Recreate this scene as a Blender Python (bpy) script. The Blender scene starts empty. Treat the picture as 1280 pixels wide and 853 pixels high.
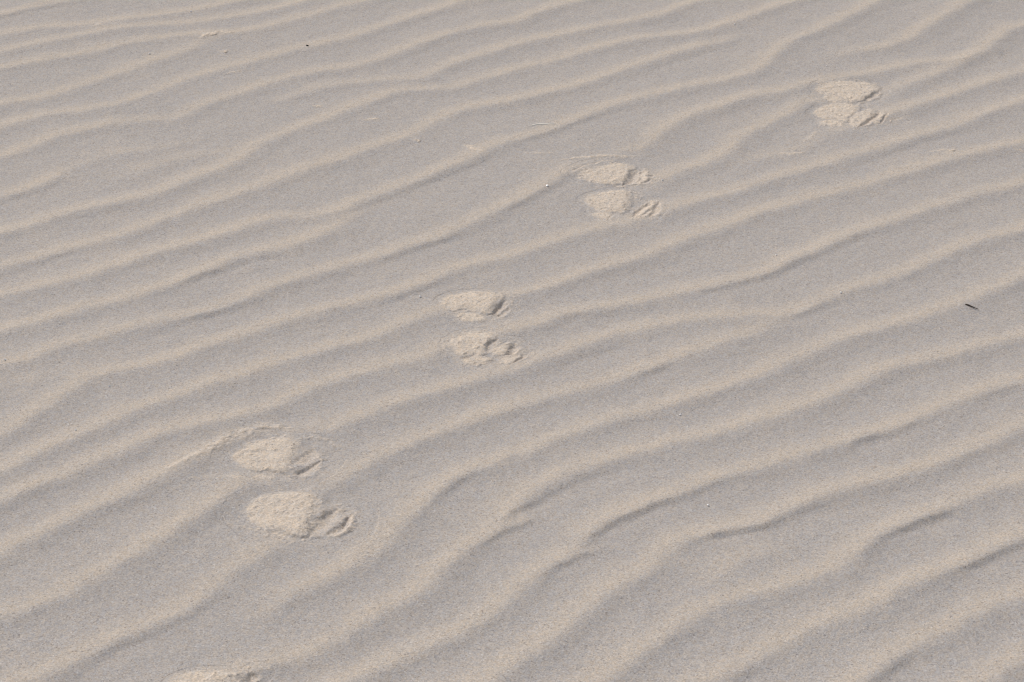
import bpy, math
import numpy as np

# ---------------------------------------------------------------- camera
PITCH = math.radians(28.0)
CAM_H = 1.43
FPX = 2802.0                      # focal length in photo pixels (photo 1280 wide)
C = bpy.context.scene
cam_d = bpy.data.cameras.new("camera")
cam = bpy.data.objects.new("camera", cam_d)
C.collection.objects.link(cam)
cam.location = (0, 0, CAM_H)
cam.rotation_euler = (math.radians(90) - PITCH, 0, 0)
cam_d.sensor_width = 36.0
cam_d.lens = FPX * 36.0 / 1280.0
cam_d.clip_start = 0.05
cam_d.clip_end = 5000
C.cycles.filter_width = 1.15
C.camera = cam

# ---------------------------------------------------------------- light
SUN_DIR = np.array([-0.74, 0.67])
SUN_DIR = SUN_DIR / np.linalg.norm(SUN_DIR)
SUN_EL = math.radians(46)
world = bpy.data.worlds.new("World")
C.world = world
world.use_nodes = True
nt = world.node_tree
bg = nt.nodes["Background"]
sky = nt.nodes.new("ShaderNodeTexSky")
sky.sky_type = 'NISHITA'
sky.sun_disc = False
sky.sun_elevation = SUN_EL
sky.sun_rotation = math.atan2(SUN_DIR[0], SUN_DIR[1])
sky.dust_density = 3.0
sky.air_density = 1.0
bg.inputs["Strength"].default_value = 0.15
hs = nt.nodes.new("ShaderNodeHueSaturation")      # thin high haze: a paler sky
hs.inputs["Saturation"].default_value = 0.55
nt.links.new(sky.outputs[0], hs.inputs["Color"])
nt.links.new(hs.outputs[0], bg.inputs[0])

sun_d = bpy.data.lights.new("sun", 'SUN')
sun_d.energy = 2.5
sun_d.angle = math.radians(1.5)
sun_d.color = (1.0, 0.94, 0.875)
sun = bpy.data.objects.new("sun", sun_d)
C.collection.objects.link(sun)
from mathutils import Vector
sv = Vector((SUN_DIR[0] * math.cos(SUN_EL), SUN_DIR[1] * math.cos(SUN_EL), math.sin(SUN_EL)))
sun.rotation_euler = sv.to_track_quat('Z', 'Y').to_euler()
sun.location = sv * 20

C.view_settings.view_transform = 'Standard'
C.view_settings.look = 'None'
C.view_settings.gamma = 1.0
C.view_settings.exposure = -0.165

# ---------------------------------------------------------------- maths
def ground_pt(x, y):
    """photo pixel -> point of the level ground it shows"""
    x = np.asarray(x, float); y = np.asarray(y, float)
    u = x - 640.0; v = 426.5 - y
    dz = -FPX * math.sin(PITCH) + v * math.cos(PITCH)
    dy = FPX * math.cos(PITCH) + v * math.sin(PITCH)
    t = -CAM_H / dz
    return np.stack([u * t, dy * t], -1)

def _hash(ix, iy, seed):
    h = (ix.astype(np.int64) * 374761393 + iy.astype(np.int64) * 668265263 + seed * 1442695041) & 0xffffffff
    h = ((h ^ (h >> 13)) * 1274126177) & 0xffffffff
    h = (h ^ (h >> 16)) & 0xffffffff
    return h / 4294967295.0 * 2 - 1

def noise(x, y, seed=0):
    ix = np.floor(x); iy = np.floor(y)
    fx = x - ix; fy = y - iy
    fx = fx * fx * fx * (fx * (fx * 6 - 15) + 10)
    fy = fy * fy * fy * (fy * (fy * 6 - 15) + 10)
    a = _hash(ix, iy, seed); b = _hash(ix + 1, iy, seed)
    c = _hash(ix, iy + 1, seed); d = _hash(ix + 1, iy + 1, seed)
    return (a + (b - a) * fx) * (1 - fy) + (c + (d - c) * fx) * fy

def sstep(a, b, x):
    t = np.clip((x - a) / (b - a), 0, 1)
    return t * t * (3 - 2 * t)

TH = math.radians(36.0)
EU = np.array([math.cos(TH), math.sin(TH)])
EV = np.array([-math.sin(TH), math.cos(TH)])

# ripple crests traced on the ground; (x, y[, height factor])
CRESTS = [
 [(0,21),(30,14),(65,6),(95,0)],
 [(0,46),(40,39),(100,33),(165,24),(240,14),(300,1)],
 [(0,67),(50,56),(100,46),(145,38),(190,34),(240,29),(290,21),(330,14),(380,2)],
 [(0,87),(50,77),(100,69),(145,59),(200,49),(250,44),(300,41),(350,30),(395,17),(430,7),(460,0)],
 [(0,131),(50,122),(100,107),(150,91),(190,77),(230,65),(260,53,.7),(285,44,.2)],
 [(0,159),(50,145),(100,139),(130,134),(165,125),(200,112),(240,97),(280,86),(320,75),(370,61),(425,50),(465,37),(510,22),(550,10),(580,0)],
 [(0,195),(67,172),(111,162),(135,156),(170,152,.7),(215,148,.8),(255,131),(303,116),(346,101),(387,91),(430,84),(475,73),(509,60),(560,43),(610,32),(640,28),(665,18),(704,5),(725,0)],
 [(0,244),(35,235),(65,223),(90,210,.6),(115,201,.45),(150,192,.6),(200,185,.5),(240,175,.3),(280,160,.1)],
 [(325,130,.1),(355,124,.4),(390,112,.8),(430,105,.7),(460,101,.6),(526,96,.8),(560,81),(593,71),(644,55),(694,44),(745,34),(795,25),(829,17),(855,7),(880,0)],
 [(0,290),(35,282),(67,271),(118,259),(151,252),(202,239),(242,222),(286,205),(310,191),(322,182),(360,165),(400,150),(440,135),(470,123),(500,114),(526,112),(560,110,.8),(593,101),(644,87),(694,74),(728,64),(778,52),(829,45),(860,42),(884,37),(917,26),(951,15),(985,4),(1000,0)],
 [(150,224,.1),(175,213,.5),(205,203,.6),(240,196,.6),(290,187,.3),(310,180,.1)],
 [(0,332),(50,320),(101,306),(151,294),(175,285),(219,269),(269,251),(320,235),(370,216),(425,199),(459,186),(492,175),(519,165),(543,151),(576,137),(627,128),(661,121),(711,109),(745,98),(795,81),(855,62),(894,53,.8),(925,45,.3)],
 [(0,369),(40,360),(84,350),(135,335),(185,318),(236,305),(286,290),(318,278),(350,272),(390,270,.8),(425,260),(469,243),(509,229),(560,209),(593,195),(610,185),(627,179),(661,170),(694,159),(728,145),(761,132),(812,119),(855,109),(884,104),(917,97),(944,88),(965,70),(985,54),(1018,40),(1052,24),(1085,8),(1100,0)],
 [(0,413),(50,401),(101,386),(151,374),(202,359),(252,339),(296,322),(337,313),(387,297),(425,280,.8),(455,262,.2)],
 [(0,458),(34,450),(67,436),(118,424),(151,413),(202,401),(252,391),(303,374),(337,359),(370,349),(425,333),(459,324),(509,308),(560,291),(593,275),(627,260),(661,242),(690,224),(712,212),(735,202,.5),(765,194,.5),(795,186,.8),(812,177),(829,163),(852,149),(894,134),(934,121),(985,112),(1018,103),(1050,98),(1085,92),(1136,81),(1186,75,.7),(1230,64,.3)],
 [(1030,78,.1),(1055,68,.6),(1102,60),(1126,52),(1153,37),(1186,17),(1215,0)],
 [(790,236,.1),(815,228,.7),(845,214,.9),(880,203),(905,190),(924,173),(951,158),(985,141),(1010,126),(1045,118,.3),(1095,122,.3),(1119,111,.8),(1153,98),(1186,86),(1220,68),(1248,46),(1264,36),(1280,32)],
 [(900,212,.1),(940,199,.5),(990,188,.5),(1030,170,.4),(1070,155,.5),(1100,145),(1140,133),(1180,120),(1230,104),(1280,90)],
 [(0,482,.3),(40,476,.4),(85,465,.3),(110,455,.1)],
 [(0,546),(18,536),(40,521),(80,493),(120,470),(161,461),(202,452),(252,433),(303,418),(353,401),(425,383),(475,371),(526,354),(576,334),(640,319),(694,300),(745,285),(790,276,.8),(830,264),(865,252),(903,243),(951,228),(1001,213),(1052,198),(1102,183),(1153,168),(1203,154),(1237,139),(1280,126)],
 [(0,593),(40,571),(85,551),(130,531),(165,514),(210,501),(250,484),(295,471),(340,454),(390,441),(425,431),(475,416),(526,395),(565,381,.7),(605,375,.6),(644,369),(694,355),(745,336),(795,323),(829,310),(855,298),(900,283),(951,264),(1001,251),(1052,238),(1102,224),(1153,209),(1203,195),(1250,184),(1280,178)],
 [(0,628),(40,611),(80,596),(125,574),(165,558),(200,543),(250,531),(300,521),(340,508),(380,489),(425,473),(475,458),(526,446),(560,430,.8),(613,418,.8),(661,406),(711,392),(761,384),(812,373),(855,364),(900,354),(948,342),(985,325),(1018,311),(1065,291),(1115,275),(1165,259),(1215,244),(1280,228)],
 [(0,691),(30,676),(70,658),(115,636),(160,616),(200,596),(240,576),(280,553,.6),(305,543,.35),(330,538,.3),(365,542,.3),(405,538,.7),(450,522),(500,502),(550,487),(600,473),(640,461),(694,443),(745,424),(795,411),(850,401),(900,395),(951,394),(985,392),(1001,385),(1035,370),(1086,354),(1136,337),(1170,321),(1203,306),(1237,296),(1280,286)],
 [(0,771),(40,758),(80,741),(120,721),(160,698),(200,673),(235,651),(270,627),(300,606),(320,598,.4),(360,608,.1),(390,612,.3),(420,602,.8),(455,582),(490,564),(530,547),(575,530),(620,514),(677,498),(728,485),(778,471),(812,458),(855,443),(900,428),(944,413),(975,402,.4),(1000,394,.1)],
 [(20,856),(75,831),(120,808),(170,786),(220,764),(260,737),(295,711),(330,688),(355,674,.6),(390,662,.2)],
 [(300,775,.1),(330,762,.5),(360,743,.9),(400,725),(440,702),(475,680),(502,652),(530,625),(566,598),(610,579),(654,564),(711,541),(761,525),(812,512),(855,499),(900,485),(951,465),(1001,443),(1052,423),(1102,408),(1136,399),(1170,387),(1220,370),(1254,354),(1280,344)],
 [(255,852),(300,840),(340,827),(380,816),(425,792),(470,766),(510,745),(541,720),(567,695),(597,675),(622,660),(648,649,.6),(672,640,.1)],
 [(612,648,.1),(630,638,.8),(645,628),(660,616),(685,601),(725,584),(761,573),(800,564),(855,550),(900,540),(951,522),(1001,508),(1052,485),(1102,461),(1153,448),(1203,438),(1237,428),(1280,418)],
 [(425,851),(475,832),(526,808),(576,785),(610,764),(640,740),(674,714),(700,697),(726,688,.8),(752,680,.2)],
 [(708,682,.1),(728,669,.8),(750,653),(790,636),(830,621),(880,603),(930,588),(980,573),(1030,558),(1080,543),(1130,526),(1170,508),(1215,491),(1255,478),(1280,473)],
 [(590,856),(644,825),(694,791),(728,762),(761,738),(795,718),(822,706,.8),(845,700,.1)],
 [(800,700,.1),(825,688,.7),(850,674),(890,663),(940,655),(970,641),(1010,623),(1060,608),(1110,596),(1160,581),(1200,563),(1240,546),(1280,528)],
 [(860,735,.05),(890,718,.5),(920,701,.6),(950,688,.5),(985,680,.1)],
 [(735,856),(780,826),(830,791),(870,766),(920,746),(980,731),(1030,716),(1060,696),(1090,671),(1130,651),(1180,631),(1230,611),(1280,598)],
 [(875,855),(930,826),(980,798),(1030,776),(1080,758),(1130,731),(1180,711),(1230,688),(1280,666)],
 [(1060,856),(1115,816),(1165,791),(1205,771),(1250,751),(1280,743)],
 [(1215,856),(1255,831),(1280,818)],
]
# stretches of slip face that are steep
STEEP = [
 [(0,256),(40,246),(72,229)],[(435,272),(480,256),(540,232),(620,205)],[(640,262),(680,243),(712,220)],
 [(60,328),(92,322)],[(232,357),(290,342),(345,330)],[(0,26),(50,18),(95,10)],[(640,178),(665,173),(700,170)],
 [(538,630),(565,614),(592,600)],[(640,645),(700,622),(780,596)],[(585,678),(620,664),(655,655)],
 [(742,668),(790,648),(850,628)],[(700,706),(725,703),(748,691)],[(825,718),(838,706)],
 [(860,682),(900,670),(960,662),(1015,638)],[(1075,695),(1120,668),(1185,645)],[(1170,716),(1225,700),(1280,688)],
 [(880,620),(908,606)],[(1082,554),(1110,548),(1142,534)],[(1235,496),(1280,486)],[(1200,572),(1232,564)],
 [(885,370),(950,352),(1020,325),(1090,296)],[(1000,397),(1040,384)],[(712,464),(742,452)],
 [(75,808),(140,780),(200,752),(245,722)],[(140,835),(200,800),(250,768)],[(940,856),(970,832)],[(1105,856),(1145,828)],
 [(480,334),(540,312),(590,295)],[(480,392),(560,360)],[(1050,70),(1130,58)],
 [(300,852),(322,843)],[(690,170),(720,160),(800,140)],[(800,470),(840,462)],[(1020,425),(1070,408)],
 [(235,400),(300,388)],[(760,118),(900,66)],[(1100,200),(1210,172)],[(700,394),(740,388)],
]

def px_to_uv(pts):
    P = ground_pt([p[0] for p in pts], [p[1] for p in pts])
    return P @ EU, P @ EV, P

def smooth_line(u, v, a):
    o = np.argsort(u, kind='stable'); u, v, a = u[o], v[o], a[o]
    keep = np.concatenate([[True], np.diff(u) > 0.004]); u, v, a = u[keep], v[keep], a[keep]
    return u, v, a

def catmull(xs, ys, x):
    """C1 interpolation, clamped ends"""
    m = np.gradient(ys, xs) if len(xs) > 2 else np.full(len(xs), (ys[-1]-ys[0])/(xs[-1]-xs[0]))
    i = np.clip(np.searchsorted(xs, x) - 1, 0, len(xs) - 2)
    h = xs[i+1] - xs[i]; t = np.clip((x - xs[i]) / h, 0, 1)
    return ((2*t**3-3*t**2+1)*ys[i] + (t**3-2*t**2+t)*h*m[i] + (-2*t**3+3*t**2)*ys[i+1] + (t**3-t**2)*h*m[i+1])

BRINK = 0.010          # the brink lies this far down-wind of the traced pale band
HGT = 0.0038
_cr = []
for k, pts in enumerate(CRESTS):
    u, v, P = px_to_uv(pts)
    a = np.array([p[2] if len(p) > 2 else 1.0 for p in pts])
    first_out = pts[0][0] <= 0 or pts[0][1] >= 848
    last_out = pts[-1][0] >= 1280 or pts[-1][1] <= 1
    u, v, a = smooth_line(u, v, a)
    U = list(u); V = list(v); A = list(a)
    if first_out:
        for s in (0.08, 0.2, 0.34, 0.5):
            U.insert(0, u[0] - s); V.insert(0, v[0] + 0.012 * math.sin(k * 2.1 + s * 14) - 0.012 * math.sin(k * 2.1)); A.insert(0, 1.0)
    else:
        U.insert(0, u[0] - 0.03); V.insert(0, v[0]); A.insert(0, 0.0)
    if last_out:
        for s in (0.08, 0.2, 0.34, 0.5):
            U.append(u[-1] + s); V.append(v[-1] + 0.012 * math.sin(k * 1.7 + s * 14) - 0.012 * math.sin(k * 1.7)); A.append(1.0)
    else:
        U.append(u[-1] + 0.03); V.append(v[-1]); A.append(0.0)
    _cr.append((np.array(U), np.array(V) - BRINK, np.array(A)))
_st = []
for pts in STEEP:
    u, v, P = px_to_uv(pts)
    _st.append((u, v))

def profile(s, sl, ss=0.029):
    lee = np.exp(-(s / sl) ** 2)
    sto = 0.72 * np.exp(-(s / ss) ** 2) + 0.28 * np.exp(-(s / 0.055) ** 2)
    return np.where(s < 0, lee, sto)

def ripples(X, Y):
    """height and paleness of the rippled sand"""
    u0 = X * EU[0] + Y * EU[1]; v0 = X * EV[0] + Y * EV[1]
    # small wander of the brinks
    v = v0 + 0.0016 * noise(u0 * 38, v0 * 26, 3) + 0.0012 * noise(u0 * 115, v0 * 60, 4)
    u = u0
    H = np.zeros_like(X); Pale = np.zeros_like(X)
    # steepness field
    shp = 0.16 + 0.26 * noise(u0 * 7, v0 * 11, 9) + 0.15 * noise(u0 * 30, v0 * 20, 10)
    for su, sv_ in _st:
        o = np.argsort(su); su_, svv = su[o], sv_[o]
        m = (u0 > su_[0] - 0.06) & (u0 < su_[-1] + 0.06)
        if not m.any(): continue
        uu = u0[m]; dv = np.abs(v0[m] - np.interp(uu, su_, svv))
        e = sstep(-0.05, 0.02, uu - su_[0]) * sstep(-0.05, 0.02, su_[-1] - uu)
        g = np.exp(-(dv / 0.022) ** 2) * e
        shp[m] += (0.76 + 0.35 * noise(uu * 22, v0[m] * 30, 12)) * g
    shp = np.clip(shp, 0, 1) * (1 - 0.22 * sstep(2.3, 3.2, Y))
    # area where the traced crests hold
    yy = np.clip(Y, 1.0, 6.0)
    xlim = 0.541 + (yy - 1.92) * 0.2017
    wt = sstep(0.30, 0.14, np.abs(X) - xlim) * sstep(1.62, 1.80, Y) * sstep(4.45, 4.22, Y)
    amp_var = 0.95 + 0.24 * noise(u0 * 4.3, v0 * 9, 20)
    amp_var = amp_var * (1 - 0.48 * np.exp(-((X + 0.62) / 0.50) ** 2 - ((Y - 3.75) / 0.55) ** 2))
    for (cu, cv, ca) in _cr:
        m = (u > cu[0]) & (u < cu[-1]) & (wt > 0)
        if not m.any(): continue
        idx = np.nonzero(m)
        uu = u[idx]
        c = catmull(cu, cv, uu)
        s = v[idx] - c
        near = np.abs(s) < 0.16
        idx = tuple(i[near] for i in idx)
        s = s[near]; uu = uu[near]; c = c[near]
        slope = (catmull(cu, cv, uu + 0.004) - catmull(cu, cv, uu - 0.004)) / 0.008
        s = s / np.sqrt(1 + slope ** 2)
        a = np.interp(uu, cu, ca)
        sl = 0.0250 - 0.0168 * shp[idx]
        a2 = a * amp_var[idx] * (0.84 + 0.26 * shp[idx])
        H[idx] += a2 * profile(s, sl) * wt[idx]
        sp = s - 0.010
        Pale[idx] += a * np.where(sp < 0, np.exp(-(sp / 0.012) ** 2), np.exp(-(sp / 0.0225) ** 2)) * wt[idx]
    # sand beyond the traced area: the same ripples carried on
    r = 1 - wt
    m = r > 0
    if m.any():
        idx = np.nonzero(m)
        uu = u0[idx]; vv = v[idx]
        lam = 0.098
        w = vv + 0.035 * noise(uu * 1.9, vv * 1.6, 31) + 0.012 * noise(uu * 5.5, vv * 4.0, 32)
        ph = w / lam
        fr = (ph - np.floor(ph)) * lam
        s1 = fr; s2 = fr - lam
        fade = sstep(5.0, 3.4, np.maximum(np.abs(X[idx]) - 1.3, np.abs(Y[idx] - 3.03) - 1.37))
        am = (0.85 + 0.5 * noise(uu * 2.5, vv * 5, 33)) * r[idx] * fade
        sl = 0.0250 - 0.0168 * shp[idx]
        H[idx] += am * (profile(s1, sl) + profile(s2, sl))
        Pale[idx] += 0.35 * (1 - fade)
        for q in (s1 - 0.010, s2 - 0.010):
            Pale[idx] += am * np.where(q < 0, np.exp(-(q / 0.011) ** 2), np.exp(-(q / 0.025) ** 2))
    Z = H * HGT
    Pale = np.clip(Pale, 0, 1.2)
    # broad undulation and fine roughness
    near_f = sstep(12, 5, np.hypot(X, Y))
    Z += 0.004 * noise(u0 * 1.3, v0 * 1.3, 40) + 0.0011 * noise(u0 * 7, v0 * 9, 41)
    Z += near_f * (0.00035 * noise(u0 * 45, v0 * 45, 42) + 0.00022 * noise(u0 * 110, v0 * 110, 43) + 0.00014 * noise(u0 * 230, v0 * 230, 44))
    Pale += 0.10 * noise(u0 * 9, v0 * 20, 50) + 0.10 * noise(u0 * 40, v0 * 60, 51)
    return Z, Pale

# ---------------------------------------------------------------- footprints and marks
def poly_sd(X, Y, P):
    """signed distance to polygon (negative inside)"""
    d2 = np.full(X.shape, 1e9); inside = np.zeros(X.shape, bool)
    n = len(P)
    for i in range(n):
        ax, ay = P[i]; bx, by = P[(i + 1) % n]
        ex, ey = bx - ax, by - ay
        t = np.clip(((X - ax) * ex + (Y - ay) * ey) / (ex * ex + ey * ey + 1e-12), 0, 1)
        d2 = np.minimum(d2, (X - ax - ex * t) ** 2 + (Y - ay - ey * t) ** 2)
        c = ((ay > Y) != (by > Y))
        with np.errstate(divide='ignore', invalid='ignore'):
            xx = (bx - ax) * (Y - ay) / (by - ay + 1e-15) + ax
        inside ^= (c & (X < xx))
    d = np.sqrt(d2)
    return np.where(inside, -d, d)

def line_sd(X, Y, P):
    """distance to open polyline, signed side (+ = left of travel), parameter 0..1"""
    best = np.full(X.shape, 1e9); side = np.zeros(X.shape); par = np.zeros(X.shape)
    n = len(P)
    for i in range(n - 1):
        ax, ay = P[i]; bx, by = P[i + 1]
        ex, ey = bx - ax, by - ay; L2 = ex * ex + ey * ey + 1e-12
        t = np.clip(((X - ax) * ex + (Y - ay) * ey) / L2, 0, 1)
        d = np.hypot(X - ax - ex * t, Y - ay - ey * t)
        cr = (ex * (Y - ay) - ey * (X - ax)) / math.sqrt(L2)
        m = d < best
        best = np.where(m, d, best); side = np.where(m, cr, side); par = np.where(m, (i + t) / (n - 1), par)
    return best, side, par

def Z1(pts, ox, oy, k):
    return [(ox + x / k, oy + y / k) for x, y in pts]

# each print: blobs (outline, height m, edge m), grooves (line, half width m, depth m)
def pr(ox, oy, k, label, blobs, grooves):
    return dict(label=label,
                blobs=[(Z1(b, ox, oy, k), h, e) for b, h, e in blobs],
                grooves=[(Z1(g, ox, oy, k), w, d) for g, w, d in grooves])

PRINTS = [
 pr(260, 520, 4.74, "large pale paw print with a smooth mound, upper one of the pair nearest the camera",
  [([(150,255),(185,210),(230,185),(330,155),(420,140),(500,150),(545,195),(505,280),(478,345),(400,340),(320,342),(240,330),(180,290)], .0062, .010),
   ([(285,368),(340,358),(392,368),(400,382),(350,392),(300,386)], .0022, .003)],
  [([(500,356),(570,342),(610,318),(660,270)], .0052, .0062),
   ([(520,300),(575,255),(620,205)], .0070, .0028),
   ([(278,352),(340,341),(420,348)], .0022, .0022)]),
 pr(260, 520, 4.74, "largest pale paw print with two curved claw furrows, lower of the nearest pair",
  [([(215,580),(260,520),(340,480),(460,466),(580,462),(640,495),(655,560),(612,650),(578,722),(500,712),(430,690),(340,680),(270,640)], .0072, .011),
   ([(690,726),(760,712),(830,665),(862,600),(870,625),(840,690),(760,730)], .0020, .003)],
  [([(585,730),(640,665),(690,610),(755,560)], .0085, .0062),
   ([(690,716),(755,690),(800,655),(848,590)], .0048, .0055),
   ([(430,610),(480,560),(530,530)], .0022, .0009),
   ([(340,690),(430,712),(500,735)], .0025, .0012)]),
 pr(520, 340, 6.094, "pale paw print with two parallel claw slots, upper one of the middle pair",
  [([(190,225),(280,185),(400,168),(560,168),(650,190),(640,240),(585,290),(550,345),(440,312),(370,300),(300,312),(230,300)], .0058, .010),
   ([(285,330),(380,318),(470,330),(540,352),(520,386),(420,386),(330,372)], .0026, .005)],
  [([(560,345),(620,290),(690,230)], .0048, .0075),
   ([(610,362),(660,325),(722,278)], .0032, .0050),
   ([(265,320),(335,305),(405,304)], .0022, .0026)]),
 pr(520, 340, 6.094, "broken paw print with three dark toe holes, lower one of the middle pair",
  [([(240,545),(340,490),(450,470),(560,488),(600,515),(545,590),(520,640),(430,638),(340,648),(280,620)], .0040, .009),
   ([(335,682),(420,654),(500,650),(585,690),(480,722),(380,712)], .0024, .004),
   ([(560,610),(640,570),(725,552),(690,630),(600,655)], .0040, .005),
   ([(640,685),(700,645),(800,598),(838,628),(760,695),(680,722)], .0034, .004)],
  [([(335,662),(400,648),(480,634)], .0024, .0030),
   ([(538,625),(565,565),(620,528)], .0040, .0048),
   ([(672,645),(715,608),(748,552)], .0052, .0072),
   ([(735,708),(795,668),(834,632)], .0026, .0050)]),
 pr(690, 190, 8.0, "paw print with one dark toe hollow, upper of the second farthest pair",
  [([(235,235),(330,190),(480,160),(620,130),(740,128),(830,170),(785,250),(722,318),(640,330),(500,330),(420,310),(330,280)], .0056, .010),
   ([(800,345),(845,300),(880,225),(925,165),(985,255),(925,320),(860,345)], .0024, .005)],
  [([(722,338),(790,270),(835,185)], .0068, .0078),
   ([(818,352),(880,295),(915,195)], .0036, .0042),
   ([(885,332),(935,312),(975,275)], .0022, .0032),
   ([(180,215),(330,140),(500,105),(610,92)], .0022, .0015)]),
 pr(690, 190, 8.0, "paw print with long diagonal claw grooves, lower of the second farthest pair",
  [([(305,485),(400,440),(540,402),(700,390),(795,420),(775,520),(735,625),(600,610),(480,600),(400,560)], .0054, .010),
   ([(395,625),(480,608),(610,612),(560,684),(480,672)], .0020, .004),
   ([(770,665),(880,560),(985,488),(1065,505),(1040,600),(960,672),(860,682)], .0030, .005)],
  [([(475,590),(545,578),(645,602)], .0022, .0026),
   ([(540,686),(612,622)], .0022, .0016),
   ([(785,668),(890,580),(990,505)], .0042, .0058),
   ([(895,655),(985,590)], .0022, .0028),
   ([(962,668),(1030,595),(1056,505)], .0042, .0056)]),
 pr(980, 80, 8.0, "smooth pale paw print with no toe marks, upper one of the farthest pair",
  [([(315,275),(360,210),(480,185),(700,190),(860,198),(955,250),(885,318),(785,368),(680,388),(620,372),(560,332),(480,312),(420,335)], .0058, .009),
   ([(395,345),(480,310),(565,340),(600,384),(460,388)], .0022, .006)],
  [([(785,375),(870,338),(950,268)], .0042, .0052),
   ([(300,375),(440,388),(640,388)], .0026, .0012)]),
 pr(980, 80, 8.0, "lumpy pale paw print with a round toe clump, lower one of the farthest pair",
  [([(285,492),(380,430),(500,400),(640,400),(765,428),(745,478),(685,540),(640,600),(520,572),(420,560),(340,530)], .0046, .009),
   ([(355,585),(460,568),(585,590),(625,620),(520,642),(420,622)], .0020, .005),
   ([(650,605),(700,520),(800,482),(905,470),(870,550),(775,635),(700,652)], .0042, .005),
   ([(890,592),(960,520),(1012,508),(985,575),(922,618)], .0026, .004)],
  [([(412,550),(485,560),(560,572)], .0022, .0022),
   ([(648,612),(668,552),(742,490)], .0028, .0028),
   ([(758,642),(862,572),(945,496)], .0044, .0060),
   ([(925,625),(998,562),(1022,508)], .0022, .0030),
   ([(1075,574),(1195,545)], .0022, .0012)]),
 pr(0, 0, 1.0, "pale paw print mostly cut off by the bottom edge of the photo",
  [([(212,862),(224,850),(246,843),(278,843),(296,850),(306,866),(290,885),(240,888),(212,876)], .0058, .010)],
  [([(304,860),(313,850),(322,842)], .0042, .0055)]),
]
# faint marks in the sand itself: thin ridges (line, half width, height)
MARKS = [
 ([(215,590),(262,566),(285,553),(305,544),(328,538),(348,536.5),(368,541)], .0105, .0021, .50),
 ([(374,553),(392,550),(410,553),(428,561)], .004, .0009, .3),
 ([(703,201),(727,199),(752,196),(775,197),(800,195)], .004, .0014, .8),
 ([(377,552),(395,550),(412,554),(425,562)], .004, .0010, .3),
 ([(240,601),(275,598),(302,600),(320,603)], .004, .0008, .4),
 ([(286,657),(320,665),(345,673)], .003, .0008, .3),
 ([(262,46),(275,43),(292,44)], .007, .0020, .9),
 ([(276,65),(281,66)], .004, .0018, .9),
 ([(282,94),(292,92),(302,91)], .004, .0010, .5),
 ([(588,187),(600,191),(608,193)], .006, .0016, .9),
 ([(253,50),(262,45),(272,43)], .006, .0020, .9),
 ([(310,40),(322,38)], .004, .0010, .5),
 ([(118,36),(128,33)], .006, .0012, .5),
 ([(1268,188),(1280,191)], .004, .0014, .6),
 ([(580,183),(594,186)], .004, .0010, .7),
 ([(390,134),(402,132)], .004, .0014, .7),
 ([(457,151),(472,149)], .004, .0012, .8),
 ([(518,178),(523,176)], .004, .0014, .6),
 ([(975,193),(990,194),(1006,192)], .004, .0012, .7),
 ([(1162,191),(1180,189),(1196,190)], .003, .0010, .5),
 ([(1185,189),(1193,190)], .003, .0016, .6),
 ([(655,192),(675,193),(690,192)], .003, .0008, .5),
 ([(1005,178),(1020,166)], .004, .0008, .5),
]

PRINTS[0]['wr'] = 0.021; PRINTS[1]['wr'] = 0.022

def world_poly(pts):
    return ground_pt([p[0] for p in pts], [p[1] for p in pts])

def round_poly(P, it=1):
    for _ in range(it):
        Q = np.roll(P, -1, axis=0)
        P = np.stack([P * 0.75 + Q * 0.25, P * 0.25 + Q * 0.75], 1).reshape(-1, 2)
    return P

for p in PRINTS:
    p['wb'] = [(round_poly(world_poly(b)), h, e) for b, h, e in p['blobs']]
    p['wg'] = [(world_poly(g), w, d) for g, w, d in p['grooves']]
    p['wr'] = p.get('wr', 0.007)
    p['hs'] = 0.90 if p['wr'] > 0.01 else 0.70
    allp = np.concatenate([b[0] for b in p['wb']] + [g[0] for g in p['wg']])
    p['lo'] = allp.min(0) - 0.042; p['hi'] = allp.max(0) + 0.042
    # outline of the disturbed patch
    p['hull'] = allp

def print_mask(p, X, Y, raw=False):
    """1 inside the disturbed patch, 0 outside, 0.5 on its border"""
    d = np.full(X.shape, 1e9)
    for b, h, e in p['wb']:
        d = np.minimum(d, poly_sd(X, Y, b))
    for g, w, dd in p['wg']:
        d = np.minimum(d, line_sd(X, Y, g)[0] - w)
    d = d + 0.0012 * noise(X * 150, Y * 150, 77)
    if raw: return d
    return sstep(p['wr'] + 0.014, p['wr'] - 0.002, d)   # 0.5 a few mm beyond the last disturbed sand

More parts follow.
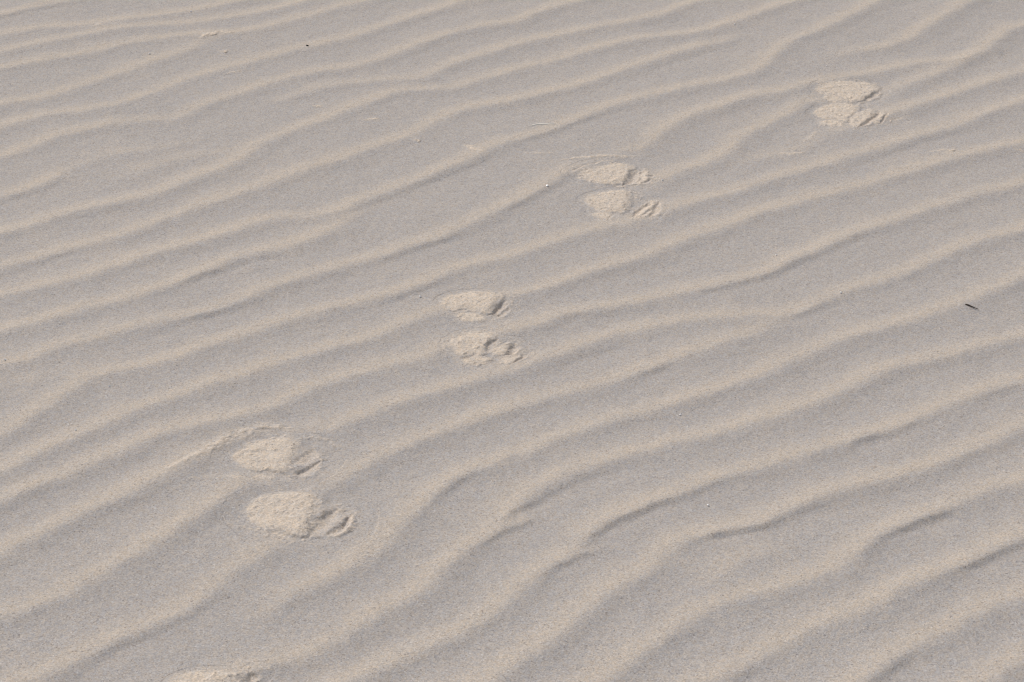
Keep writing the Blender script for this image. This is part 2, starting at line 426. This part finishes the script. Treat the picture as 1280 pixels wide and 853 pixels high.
def print_relief(p, X, Y):
    Z = np.zeros(X.shape); F = np.zeros(X.shape)
    Xw = X + 0.0024 * noise(X * 75, Y * 75, 65) + 0.0013 * noise(X * 160, Y * 160, 61) + 0.0006 * noise(X * 420, Y * 420, 62)
    Yw = Y + 0.0024 * noise(X * 75, Y * 75, 66) + 0.0013 * noise(X * 160, Y * 160, 63) + 0.0006 * noise(X * 420, Y * 420, 64)
    for k, (b, h, e) in enumerate(p['wb']):
        sd = poly_sd(Xw, Yw, b)
        c = b.mean(0); L = b[:, 0].max() - b[:, 0].min()
        rx = (X - c[0]) / L; ry = (Y - c[1]) / L
        wr = p['wr'] if k == 0 else 0.005
        # the heap climbs from its tail to a brow at the right and falls away beyond it
        ramp = (0.10 + 0.90 * sstep(-0.60, 0.42, rx)) if k == 0 else 0.55 + 0.45 * sstep(-0.5, 0.4, rx)
        right = sstep(0.18, 0.48, rx + 0.15 * ry)
        wdt = (e * 0.55) * (1 - right) + wr * right
        m = sstep(1.0, 0.0, sd / wdt) * 0.62 + sstep(0.0, -1.0, sd / (e * 0.9)) * 0.38
        Z += h * (0.72 if k == 0 else 0.58) * p['hs'] * ramp * m
        F = np.maximum(F, sstep(0.5, -0.5, (sd - 0.0005) / (0.0095 + 0.005 * right + 0.003 * noise(X * 110, Y * 110, 67))))
    F0 = F.copy()
    for g, w, dd in p['wg']:
        d, side, t = line_sd(Xw, Yw, g)
        taper = sstep(0, 0.22, t) * sstep(1.0, 0.78, t) * 0.75 + 0.25
        wl = w * taper
        # travel runs up-right: left side (up-sun wall) steep, right side gentle
        x = np.where(side > 0, d / (wl * 0.75), d / (wl * 1.35))
        Z -= dd * 0.62 * p['hs'] * taper * np.exp(-x ** 2 * 0.9)
        # a low lip pushed up beyond the groove
        Z += dd * 0.18 * taper * np.exp(-((side + wl * 2.3) / (wl * 0.9)) ** 2) * (d < wl * 4)
        F = np.maximum(F, 0.75 * np.exp(-(d / (wl * 1.5)) ** 2))
    n = 0.0006 * noise(X * 70, Y * 70, 71) + 0.0004 * noise(X * 190, Y * 190, 72) + 0.00022 * noise(X * 450, Y * 450, 73)
    Z += n * F
    return Z, F

def marks(X, Y, Z, Pale, Fresh):
    for pts, w, h, fr in MARKS:
        P = world_poly(pts)
        m = (X > P[:, 0].min() - .04) & (X < P[:, 0].max() + .04) & (Y > P[:, 1].min() - .04) & (Y < P[:, 1].max() + .04)
        if not m.any(): continue
        idx = np.nonzero(m)
        x = X[idx]; y = Y[idx]
        d, s, t = line_sd(x + .002 * noise(x * 140, y * 140, 5), y + .002 * noise(x * 140, y * 140, 6), P)
        tp = 0.4 + 0.6 * sstep(0, .3, t) * sstep(1, .7, t)
        k = np.exp(-(d / (w * tp)) ** 2) * (0.8 + 0.6 * noise(x * 180, y * 180, 7))
        if w > .0035 and len(P) < 5: h = h * 0.8; k = k * (1 + 0.35 * noise(x * 420, y * 420, 18))
        Z[idx] += h * k
        Fresh[idx] = np.maximum(Fresh[idx], np.clip(fr * k * 1.45, 0, 1))

def sand_surface(X, Y, carve=True):
    Z, Pale = ripples(X, Y)
    Fresh = np.zeros_like(X)
    marks(X, Y, Z, Pale, Fresh)
    if carve:
        for p in PRINTS:
            m = (X > p['lo'][0]) & (X < p['hi'][0]) & (Y > p['lo'][1]) & (Y < p['hi'][1])
            idx = np.nonzero(m)
            k = print_mask(p, X[idx], Y[idx])
            Z[idx] -= 0.016 * sstep(0.5, 1.0, k)
    return Z, Pale, Fresh

def height_at(x, y):
    z, _, _ = sand_surface(np.array([[float(x)]]), np.array([[float(y)]]), carve=False)
    return float(z[0, 0])

# ---------------------------------------------------------------- materials
def sand_material():
    m = bpy.data.materials.new("sand")
    m.use_nodes = True
    nt = m.node_tree; N = nt.nodes; L = nt.links
    b = N["Principled BSDF"]
    b.inputs["Roughness"].default_value = 0.95
    b.inputs["Specular IOR Level"].default_value = 0.12
    def nd(t, **kw):
        n = N.new(t)
        for k, v in kw.items(): setattr(n, k, v)
        return n
    def mixc(fac, a, c, mode='MIX'):
        n = nd("ShaderNodeMix", data_type='RGBA', blend_type=mode)
        if hasattr(fac, 'is_linked') or not isinstance(fac, float): L.new(fac, n.inputs[0])
        else: n.inputs[0].default_value = fac
        for sock, val in ((n.inputs[6], a), (n.inputs[7], c)):
            if isinstance(val, tuple): sock.default_value = (*val, 1)
            else: L.new(val, sock)
        return n.outputs[2]
    def maprange(src, a, c, d, e, smooth=False):
        n = nd("ShaderNodeMapRange")
        if smooth: n.interpolation_type = 'SMOOTHSTEP'
        L.new(src, n.inputs[0])
        for i, v in enumerate((a, c, d, e)): n.inputs[i + 1].default_value = v
        return n.outputs[0]
    geo = nd("ShaderNodeNewGeometry")
    pale = nd("ShaderNodeAttribute", attribute_name="pale")
    fresh = nd("ShaderNodeAttribute", attribute_name="fresh")
    # grains
    def vor(scale, feature='F1'):
        v = nd("ShaderNodeTexVoronoi", voronoi_dimensions='3D', feature=feature)
        v.inputs["Scale"].default_value = scale
        L.new(geo.outputs["Position"], v.inputs["Vector"])
        return v
    v1 = vor(760.0); v2 = vor(360.0); v3 = vor(620.0)
    s1 = nd("ShaderNodeSeparateColor"); L.new(v1.outputs["Color"], s1.inputs[0])
    s2 = nd("ShaderNodeSeparateColor"); L.new(v2.outputs["Color"], s2.inputs[0])
    s3 = nd("ShaderNodeSeparateColor"); L.new(v3.outputs["Color"], s3.inputs[0])
    # patchiness of mineral sorting, a few cm across
    no = nd("ShaderNodeTexNoise"); no.inputs["Scale"].default_value = 14.0; no.inputs["Detail"].default_value = 5.0
    L.new(geo.outputs["Position"], no.inputs["Vector"])
    add = nd("ShaderNodeMath", operation='ADD')
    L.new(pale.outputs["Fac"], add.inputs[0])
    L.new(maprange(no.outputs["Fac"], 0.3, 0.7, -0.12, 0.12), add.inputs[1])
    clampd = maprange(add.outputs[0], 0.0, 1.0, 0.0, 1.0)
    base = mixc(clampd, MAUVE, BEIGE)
    base = mixc(fresh.outputs["Fac"], base, FRESH)
    # grain brightness
    g1 = maprange(s1.outputs[0], 0, 1, 1 - GR1, 1 + GR1)
    g2 = maprange(s2.outputs[0], 0, 1, 1 - GR2, 1 + GR2)
    mul = nd("ShaderNodeMath", operation='MULTIPLY'); L.new(g1, mul.inputs[0]); L.new(g2, mul.inputs[1])
    vm = nd("ShaderNodeVectorMath", operation='SCALE'); L.new(base, vm.inputs[0]); L.new(mul.outputs[0], vm.inputs[3])
    # grain hue: bluish against yellowish grains
    hue = mixc(s2.outputs[1], (0.95, 0.995, 1.06), (1.05, 1.005, 0.94))
    col = mixc(0.8, vm.outputs[0], hue, 'MULTIPLY')
    # scattered dark heavy grains
    dk = maprange(s3.outputs[2], 0.965, 0.985, 0.0, 0.45)
    col = mixc(dk, col, (0.12, 0.10, 0.095))
    # scattered quartz grains
    lt = maprange(s3.outputs[0], 0.985, 0.995, 0.0, 0.30)
    col = mixc(lt, col, (0.75, 0.73, 0.70))
    L.new(col, b.inputs["Base Color"])
    bp = nd("ShaderNodeBump"); bp.inputs["Strength"].default_value = 0.55; bp.inputs["Distance"].default_value = 0.0006
    hh = nd("ShaderNodeMath", operation='ADD'); L.new(v1.outputs["Distance"], hh.inputs[0]); L.new(v2.outputs["Distance"], hh.inputs[1])
    L.new(hh.outputs[0], bp.inputs["Height"])
    L.new(bp.outputs[0], b.inputs["Normal"])
    return m

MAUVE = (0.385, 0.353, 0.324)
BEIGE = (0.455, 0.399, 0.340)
FRESH = (0.545, 0.468, 0.385)
GR1, GR2 = 0.19, 0.035
SAND = sand_material()

def plain(name, col, rough=0.7, var=0.15, scale=900.0, spec=0.3):
    m = bpy.data.materials.new(name); m.use_nodes = True
    nt = m.node_tree; b = nt.nodes["Principled BSDF"]
    n = nt.nodes.new("ShaderNodeTexNoise"); n.inputs["Scale"].default_value = scale
    tc = nt.nodes.new("ShaderNodeTexCoord"); nt.links.new(tc.outputs["Object"], n.inputs["Vector"])
    mx = nt.nodes.new("ShaderNodeMix"); mx.data_type = 'RGBA'
    mx.inputs[6].default_value = (*[c * (1 - var) for c in col], 1)
    mx.inputs[7].default_value = (*[min(1, c * (1 + var)) for c in col], 1)
    nt.links.new(n.outputs["Fac"], mx.inputs[0]); nt.links.new(mx.outputs[2], b.inputs["Base Color"])
    b.inputs["Roughness"].default_value = rough
    b.inputs["Specular IOR Level"].default_value = spec
    return m

# ---------------------------------------------------------------- mesh building
def grid_mesh(name, X, Y, Z, attrs, mat, keep=None, origin=(0, 0, 0)):
    ny, nx = X.shape
    co = np.stack([X - origin[0], Y - origin[1], Z - origin[2]], -1).reshape(-1, 3).astype(np.float32)
    i = np.arange(ny * nx).reshape(ny, nx)
    q = np.stack([i[:-1, :-1], i[:-1, 1:], i[1:, 1:], i[1:, :-1]], -1).reshape(-1, 4)
    if keep is not None:
        k = keep.reshape(-1)
        q = q[k[q].any(1)]
        used = np.unique(q); remap = np.full(ny * nx, -1); remap[used] = np.arange(len(used))
        q = remap[q]; co = co[used]
        attrs = {n: a.reshape(-1)[used] for n, a in attrs.items()}
    me = bpy.data.meshes.new(name)
    me.vertices.add(len(co)); me.vertices.foreach_set("co", co.reshape(-1))
    me.loops.add(q.size); me.loops.foreach_set("vertex_index", q.reshape(-1).astype(np.int32))
    me.polygons.add(len(q)); me.polygons.foreach_set("loop_start", (np.arange(len(q)) * 4).astype(np.int32))
    me.polygons.foreach_set("use_smooth", np.ones(len(q), bool))
    me.update(calc_edges=True)
    for n, a in attrs.items():
        at = me.attributes.new(n, 'FLOAT', 'POINT')
        at.data.foreach_set("value", a.reshape(-1).astype(np.float32))
    me.materials.append(mat)
    ob = bpy.data.objects.new(name, me)
    ob.location = origin
    C.collection.objects.link(ob)
    return ob

def stretched(lo, hi, step, out_lo, out_hi):
    """fine in the middle, a few metres still fine enough for ripples, then coarse to the horizon"""
    core = np.arange(lo, hi, step)
    def side(x0, sgn, end):
        out = []; s = step; d = 0.0; x = x0
        while (x - end) * sgn < 0:
            s *= 1.012 if s < 0.020 else (1.0 if d < 5.2 else 1.08)
            d += s; x = x0 + sgn * d; out.append(x)
        return out
    return np.concatenate([side(core[0], -1, out_lo)[::-1], core, side(core[-1], 1, out_hi)])

STEP = 0.0022
gx = stretched(-1.30, 1.30, STEP, -900, 900)
gy = stretched(1.66, 4.40, STEP, -900, 1500)
GX, GY = np.meshgrid(gx, gy)
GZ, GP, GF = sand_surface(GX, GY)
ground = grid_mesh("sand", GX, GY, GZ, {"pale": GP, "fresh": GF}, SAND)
ground["kind"] = "structure"

# ---------------------------------------------------------------- paw prints
for p in PRINTS:
    st = 0.0011
    xs = np.arange(p['lo'][0], p['hi'][0], st); ys = np.arange(p['lo'][1], p['hi'][1], st)
    X, Y = np.meshgrid(xs, ys)
    Z, P_, F = sand_surface(X, Y, carve=False)
    k = print_mask(p, X, Y)
    dz, f = print_relief(p, X, Y)
    fade = sstep(0.5, 0.8, k)
    fl = sstep(0.010, -0.006, print_mask(p, X, Y, True)) * 0.45
    # ripples are flattened where the foot came down
    Zl = Z[fl > 0.2].mean() + 0.0006
    Z = Z * (1 - fl) + Zl * fl
    Z = Z + dz * fade - 0.0016 * sstep(0.5, 0.0, k)
    # crumbs thrown round the print
    dr = print_mask(p, X, Y, True)
    cr = np.clip(noise(X * 260 + 9, Y * 260, 91) * 0.6 + noise(X * 140, Y * 140, 92) * 0.6 - 0.47, 0, 1) * sstep(0.018, 0.002, dr) * fade
    Z = Z + 0.0024 * cr
    F = np.maximum(F, np.clip(cr * 3.0, 0, 0.8))
    F = np.maximum(F, 0.22 * sstep(0.016, 0.0, dr) * fade * (0.6 + 0.8 * noise(X * 70, Y * 70, 93)))
    F = np.maximum(F, f * fade * (0.92 + 0.12 * noise(X * 60, Y * 60, 8)))
    c = ((p['lo'][0] + p['hi'][0]) / 2, (p['lo'][1] + p['hi'][1]) / 2, 0.0)
    o = grid_mesh("paw_print", X, Y, Z, {"pale": P_, "fresh": F}, SAND, keep=(k > 0.12), origin=c)
    o["label"] = p['label']; o["category"] = "paw print"; o["group"] = "paw prints crossing the rippled sand in pairs"

# ---------------------------------------------------------------- small things lying on the sand
def tube(name, pts, rad, mat, sides=8, jit=0.0):
    """tapered tube through 3-D points (local), closed ends"""
    pts = [Vector(q) for q in pts]; vs = []; fs = []
    for i, q in enumerate(pts):
        t = (pts[min(i + 1, len(pts) - 1)] - pts[max(i - 1, 0)]).normalized()
        a = t.cross(Vector((0, 0, 1))).normalized(); b = t.cross(a)
        for j in range(sides):
            an = 2 * math.pi * j / sides
            r = rad[i] * (1 + jit * math.sin(i * 2.3 + j * 1.9))
            vs.append(q + a * math.cos(an) * r + b * math.sin(an) * r)
    for i in range(len(pts) - 1):
        for j in range(sides):
            k = (j + 1) % sides
            fs.append((i * sides + j, i * sides + k, (i + 1) * sides + k, (i + 1) * sides + j))
    fs.append(tuple(range(sides))[::-1]); fs.append(tuple((len(pts) - 1) * sides + j for j in range(sides)))
    me = bpy.data.meshes.new(name); me.from_pydata([tuple(v) for v in vs], [], fs)
    me.polygons.foreach_set("use_smooth", np.ones(len(fs), bool)); me.update()
    me.materials.append(mat)
    return me

def pebble(name, sx, sy, sz, seed, mat, rough=0.25, sub=2):
    import bmesh
    bm = bmesh.new(); bmesh.ops.create_icosphere(bm, subdivisions=sub, radius=1)
    for v in bm.verts:
        a = np.array([v.co.x * 1.7 + seed * 3.1, v.co.y * 1.7 + v.co.z * 1.3])
        k = 1 + rough * float(noise(a[0:1], a[1:2], seed)[0])
        v.co = Vector((v.co.x * sx * k, v.co.y * sy * k, v.co.z * sz * k))
    me = bpy.data.meshes.new(name); bm.to_mesh(me); bm.free(); me.materials.append(mat)
    return me

def place(name, me, px, py, dz, label, cat, group=None, rot=0.0):
    g = ground_pt(px, py)
    o = bpy.data.objects.new(name, me)
    o.location = (g[0], g[1], height_at(g[0], g[1]) + dz)
    o.rotation_euler = (0, 0, rot)
    C.collection.objects.link(o)
    o["label"] = label; o["category"] = cat
    if group: o["group"] = group
    return o

TWIG = plain("dark_twig_bark", (0.055, 0.042, 0.030), 0.8)
a = ground_pt(1206.5, 383.0); b = ground_pt(1223, 388.6)
mid = (a + b) / 2
ax, bx_ = a - mid, b - mid
z0 = height_at(*mid)
tp = []
for t in np.linspace(0, 1, 9):
    q = ax * (1 - t) + bx_ * t
    z = height_at(mid[0] + q[0], mid[1] + q[1]) - z0
    tp.append((q[0], q[1] + 0.0006 * math.sin(t * 5), z + 0.0007 + 0.0018 * t))
tw = bpy.data.objects.new("twig", tube("twig", tp, [.0007, .0011, .0010, .0009, .0008, .0007, .0006, .0005, .0003], TWIG, jit=.12))
tw.location = (mid[0], mid[1], z0); C.collection.objects.link(tw)
tw["label"] = "short dark brown twig lying alone on a ripple"; tw["category"] = "twig"

STRAW = plain("bleached_straw", (0.88, 0.83, 0.72), 0.6, .06)
sp = [(664, 158.2), (670, 156.9), (677, 156.4), (685, 156.6), (694, 157.4)]
W = ground_pt([q[0] for q in sp], [q[1] for q in sp]); m0 = W[2]; z0 = height_at(*m0)
pts3 = [(w[0] - m0[0], w[1] - m0[1], height_at(*w) - z0 + 0.0001) for i, w in enumerate(W)]
so = bpy.data.objects.new("straw", tube("straw", pts3, [.0006, .0013, .0015, .0013, .0007], STRAW))
so.location = (m0[0], m0[1], z0); C.collection.objects.link(so)
so["label"] = "pale curved piece of straw lying on bare sand"; so["category"] = "straw"

DARK = plain("dark_shell", (0.02, 0.018, 0.016), 0.5)
place("pebble", pebble("pebble", .0026, .0018, .0013, 5, DARK), 384, 59.5, .0010,
      "tiny black pebble on the crest of a ripple at the far side", "pebble")
CLOD = SAND
for (x, y, sx, sy, sz, lab) in [
    (399, 134.5, .0055, .0042, .0034, "small sand clod standing alone in a broad trough"),
    (281, 66, .0075, .0050, .0030, "oval sand clod just below the scuffed pale patch"),
    (268, 46, .0080, .0060, .0032, "flat sand clod in the scuffed pale patch"),
    (1191, 190, .0060, .0045, .0030, "small sand clod in a trough beneath the farthest prints"),
    (523, 178, .0045, .0034, .0022, "tiny sand clod on the crest beside a notch"),
]:
    me = pebble("sand_clod", sx, sy, sz * .75, int(x), CLOD, .4, 3)
    n = len(me.vertices)
    for nm, val in (("pale", 1.0), ("fresh", 1.0)):
        at = me.attributes.new(nm, 'FLOAT', 'POINT'); at.data.foreach_set("value", np.full(n, val, np.float32))
    me.polygons.foreach_set("use_smooth", np.ones(len(me.polygons), bool))
    place("sand_clod", me, x, y, -sz * 0.45, lab, "sand clod", rot=x)

CHIP = plain("white_quartz", (0.93, 0.92, 0.90), 0.2, .05, spec=0.6)
CHIPS = [
 (239, 17, 1.25, "bright white grain between two ripples near the far scuffed patch"),
 (187, 70, 1.35, "brightest white grain on a pale crest at the far left"),
 (261, 93, 1.0, "white grain on the second crest below the scuffed patch"),
 (231, 101, .7, "faint white grain left of a brighter one on the same crest"),
 (330, 80, .8, "white grain below the black pebble"),
 (448, 96, .9, "white grain on a short faint ripple"),
 (440, 144, .9, "white grain near a small sand clod"),
 (684, 236, 1.3, "white grain on a steep face left of the second farthest pair of prints"),
 (828, 227, 1.3, "white grain right of the second farthest pair of prints"),
 (918, 33, 1.0, "white grain on a far crest above a ripple junction"),
 (863, 78, .8, "white grain in a far trough"),
 (1033, 84, 1.0, "white grain above the farthest pair of prints"),
 (1051, 368, 1.1, "white grain on a ripple crest left of the twig"),
 (970, 320, .8, "white grain in the middle trough right of the second farthest pair of prints"),
 (885, 633, 1.1, "white grain low in a near trough at the right"),
 (95, 543, 1.1, "white grain on a near left ripple"),
 (7, 455, 1.0, "white grain on the ripple at the left edge"),
 (137, 486, .9, "white grain in a trough at the left"),
 (525, 373, 1.2, "white grain left of the middle pair of prints"),
 (850, 520, .8, "white grain in a near trough below the broad crest"),
 (767, 788, .7, "white grain between two nearest ripples"),
]
for i, (x, y, s, lab) in enumerate(CHIPS):
    me = pebble("quartz_grain", .0014 * s, .0012 * s, .0011 * s, i + 11, CHIP, .4, 1)
    place("quartz_grain", me, x, y, .0010 * s, lab, "quartz grain", "white quartz grains scattered on the sand", rot=i)
